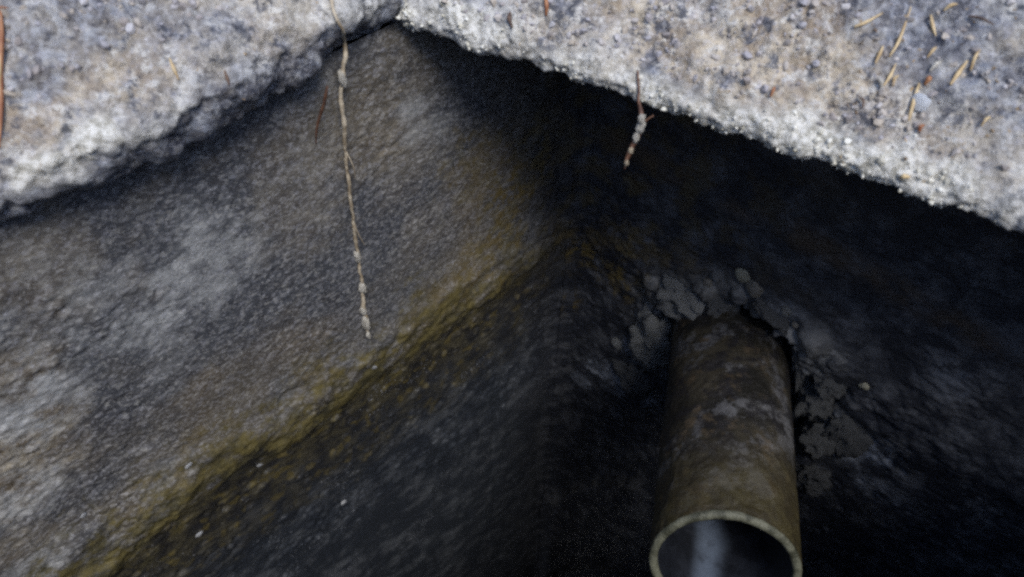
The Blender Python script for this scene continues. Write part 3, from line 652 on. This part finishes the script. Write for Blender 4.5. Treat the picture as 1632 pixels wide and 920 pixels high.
# ------------------------------------------------------------------ pine needles and litter on the slab
def needle(pts, w, m, label, name='pine_needle', cat='pine needle', group='pine needles on the slab', lift=0.0018):
    P = []
    for x, y in pts:
        h = hit(x, y, S_)
        if h is None: return None
        P.append(h[0] + Vector((0, -0.3, 1)).normalized() * lift)
    if len(P) == 2:
        mid = (P[0] + P[1]) / 2 + Vector((random.uniform(-1, 1), 0, 1)) * 0.0012; P = [P[0], mid, P[1]]
    n = len(P); w *= 1.1; rad = [w * 0.45] + [w] * (n - 2) + [w * 0.35]
    return tag(tube(name, P, rad, m, None, 6, 5), label, cat, group)
NB, NR, ND = M_needle, M_needle_red, M_needle_dark
for pts, w, m, lab in [
        ([(1358, 47), (1375, 41), (1404, 25)], 0.0008, NB, 'curved tan pine needle, leftmost of the cluster at upper right'),
        ([(1414, 95), (1430, 68), (1449, 15)], 0.0008, NB, 'longest tan pine needle, slanting in the cluster at upper right'),
        ([(1392, 105), (1399, 90), (1405, 77)], 0.0009, NB, 'short pale pine needle left of the longest slanting needle'),
        ([(1405, 141), (1416, 124), (1425, 105)], 0.0008, NB, 'slanting tan pine needle just below the longest needle'),
        ([(1478, 118), (1497, 102)], 0.0010, M_fuzz, 'short whitish needle scrap in the middle of the upper right cluster'),
        ([(1480, 28), (1483, 45), (1488, 61)], 0.0009, NB, 'tan pine needle pointing straight down near the top right'),
        ([(1511, 139), (1524, 120), (1538, 101)], 0.0011, NB, 'thick orange pine needle right of the white stone chip'),
        ([(1543, 117), (1558, 83)], 0.0008, NB, 'rightmost tan pine needle of the upper right cluster'),
        ([(1445, 196), (1453, 165), (1462, 136)], 0.0010, NB, 'orange pine needle touching the left of the white stone chip'),
        ([(1396, 129), (1402, 147)], 0.0011, M_fuzz, 'stubby cream needle scrap pointing down and right'),
        ([(1462, 214), (1470, 203)], 0.0010, NR, 'tiny rust needle scrap below the white stone chip'),
        ([(1474, 96), (1489, 79)], 0.0008, NB, 'short tan needle above the whitish scrap in the cluster'),
        ([(1500, 22), (1522, 11)], 0.0009, NB, 'short tan needle at the top edge of the picture, right'),
        ([(1420, 141), (1429, 124)], 0.0007, NB, 'thin tan needle close beside the slanting needle below the longest'),
        ([(1226, 158), (1233, 142)], 0.0009, NR, 'lone rust needle scrap on bare concrete left of the cluster'),
        ([(1337, 276), (1350, 266), (1363, 255)], 0.0009, ND, 'dark twig scrap lying just above the white slab edge'),
        ([(1432, 288), (1447, 286)], 0.0013, NB, 'orange needle stub at the slab edge on the right'),
        ([(1471, 139), (1480, 127)], 0.0014, NR, 'reddish scrap just above the white stone chip'),
        ([(868, -5), (871, 12), (870, 30)], 0.0012, NR, 'rust red needle at the top edge of the picture, centre'),
        ([(813, 24), (816, 48)], 0.0013, ND, 'dark brown scrap on the slab right of the opening corner'),
        ([(5, 18), (7, 60), (5, 110), (6, 170), (3, 240)], 0.0010, NR, 'long rust pine needle at the left edge of the picture'),
        ([(1, 50), (3, 120), (1, 200)], 0.0008, NB, 'tan needle beside the long rust one at the left edge'),
        ([(0, 23), (18, 18)], 0.0006, NR, 'tiny rust needle at the upper left corner'),
        ([(273, 97), (279, 112), (288, 132)], 0.0008, NB, 'short tan needle on the upper left slab'),
        ([(360, 116), (364, 128), (368, 140)], 0.0008, ND, 'short dark needle on the upper left slab, right of the tan one'),
        ([(150, 306), (156, 294), (163, 281)], 0.0010, NR, 'rust needle at the left slab edge below the white patches'),
        ([(64, 272), (75, 281)], 0.0011, M_fuzz, 'cream scrap on the white patch at the left slab edge'),
        ([(1372, 176), (1366, 158)], 0.0006, ND, 'thin dark needle left of the orange ones on the right slab'),
        ([(1540, 30), (1580, 44)], 0.0007, ND, 'thin dark needle near the top right corner'),
        ([(1560, 205), (1575, 190)], 0.0007, NB, 'short tan needle by itself right of the cluster')]:
    needle(pts, w, m, lab)
o = rock('stone_chip', 1467, 163, 25, 26, M_chip, None, S_, 121, 0.8, 3, 0.35, 0.3, -0.1)
tag(o, 'small white stone chip among the pine needles', 'stone')

# ------------------------------------------------------------------ loose grit and white crust on the slab
ico = bmesh.new(); bmesh.ops.create_icosphere(ico, subdivisions=1, radius=1.0)
IV = np.array([v.co[:] for v in ico.verts]); IF = np.array([[v.index for v in f.verts] for f in ico.faces]); ico.free()
def crumbs(name, pos, nor, size, m, parent=None, flat_=0.75):
    n = len(pos); rr = rng.normal(size=(n, 3, 3)); q, _ = np.linalg.qr(rr)
    V = IV[None] * rng.uniform(0.6, 1.35, size=(n, len(IV), 1)) * rng.uniform(0.6, 1.25, size=(n, 1, 3))
    V = np.einsum('nij,nkj->nki', q, V) * size[:, None, None] + (pos + nor * (size * 0.35)[:, None])[:, None]
    Fc = IF[None] + (np.arange(n) * len(IV))[:, None, None]
    return link(name, mesh_np(name, V.reshape(-1, 3), Fc.reshape(-1, 3), False), m, parent)
cand = np.where(vis & (Sf > 0.006 + 0.016 * np.repeat(wL, nv)) & (Sf < 0.16))[0]
dens = sstep(-0.15, 0.35, fbm(flat[cand] + 7, 22, 3)) + 0.12
pick = rng.choice(cand, 2800, replace=False, p=dens / dens.sum())
grit = crumbs('loose_grit', LV[pick] + nf[pick] * -0.0002, nf[pick], 0.0007 + 0.0019 * rng.random(len(pick))**2.2, M_grit)
tag(grit, 'loose grit and crumbs strewn over the concrete slab', 'grit', kind='stuff')
# white crust: thick along the right edge, in patches on the left
wgt = np.clip(m_cr, 0, 1.3)**2 * vis * (1 - edge) * np.where((np.repeat(wL, nv) > 0.5) & (Sf < 0.014), 0, 1)
pk = rng.choice(len(wgt), 450, replace=False, p=wgt / wgt.sum())
cr = crumbs('white_crust', LV[pk], nf[pk], 0.0004 + 0.0014 * rng.random(len(pk))**4, M_crust, lid)
cr['kind'] = 'stuff'; cr['label'] = 'white mineral crust along the slab edge'

# fine needle and bark slivers lying among the needles: too many and too small to count
sl_v, sl_f = [], []
for i in range(230):
    x, y = (random.uniform(1340, 1632), random.uniform(0, 260)) if i < 150 else (random.uniform(0, 1632), random.uniform(0, 330))
    h = hit(x, y, S_)
    if h is None: continue
    p = np.array(h[0]); n = np.array(h[1]); t = np.cross(n, rng.normal(size=3)); t /= np.linalg.norm(t); b_ = np.cross(n, t)
    L_, w_ = random.uniform(0.002, 0.006), random.uniform(0.0003, 0.0008); k0 = len(sl_v)
    for sgn in (-1, 1):
        for u_, v_ in ((w_, 0), (0, w_), (-w_, 0), (0, -w_)): sl_v.append(p + t * sgn * L_ * 0.5 + b_ * u_ * (1.0 if sgn < 0 else 0.5) + n * (0.0008 + v_))
    sl_f += [[k0 + j, k0 + (j + 1) % 4, k0 + 4 + (j + 1) % 4, k0 + 4 + j] for j in range(4)] + [[k0 + 3, k0 + 2, k0 + 1, k0], [k0 + 4, k0 + 5, k0 + 6, k0 + 7]]
kl = NT('litter_slivers', 0.7); gi = kl.n('ShaderNodeNewGeometry').outputs['Random Per Island']
kl.col(kl.mix(gi, (0.08, 0.045, 0.03), (0.48, 0.34, 0.18)))
tag(link('needle_litter', mesh_np('needle_litter', np.array(sl_v), np.array(sl_f), False), kl.m), 'fine brown slivers of needle and bark strewn on the slab', 'litter', kind='stuff')
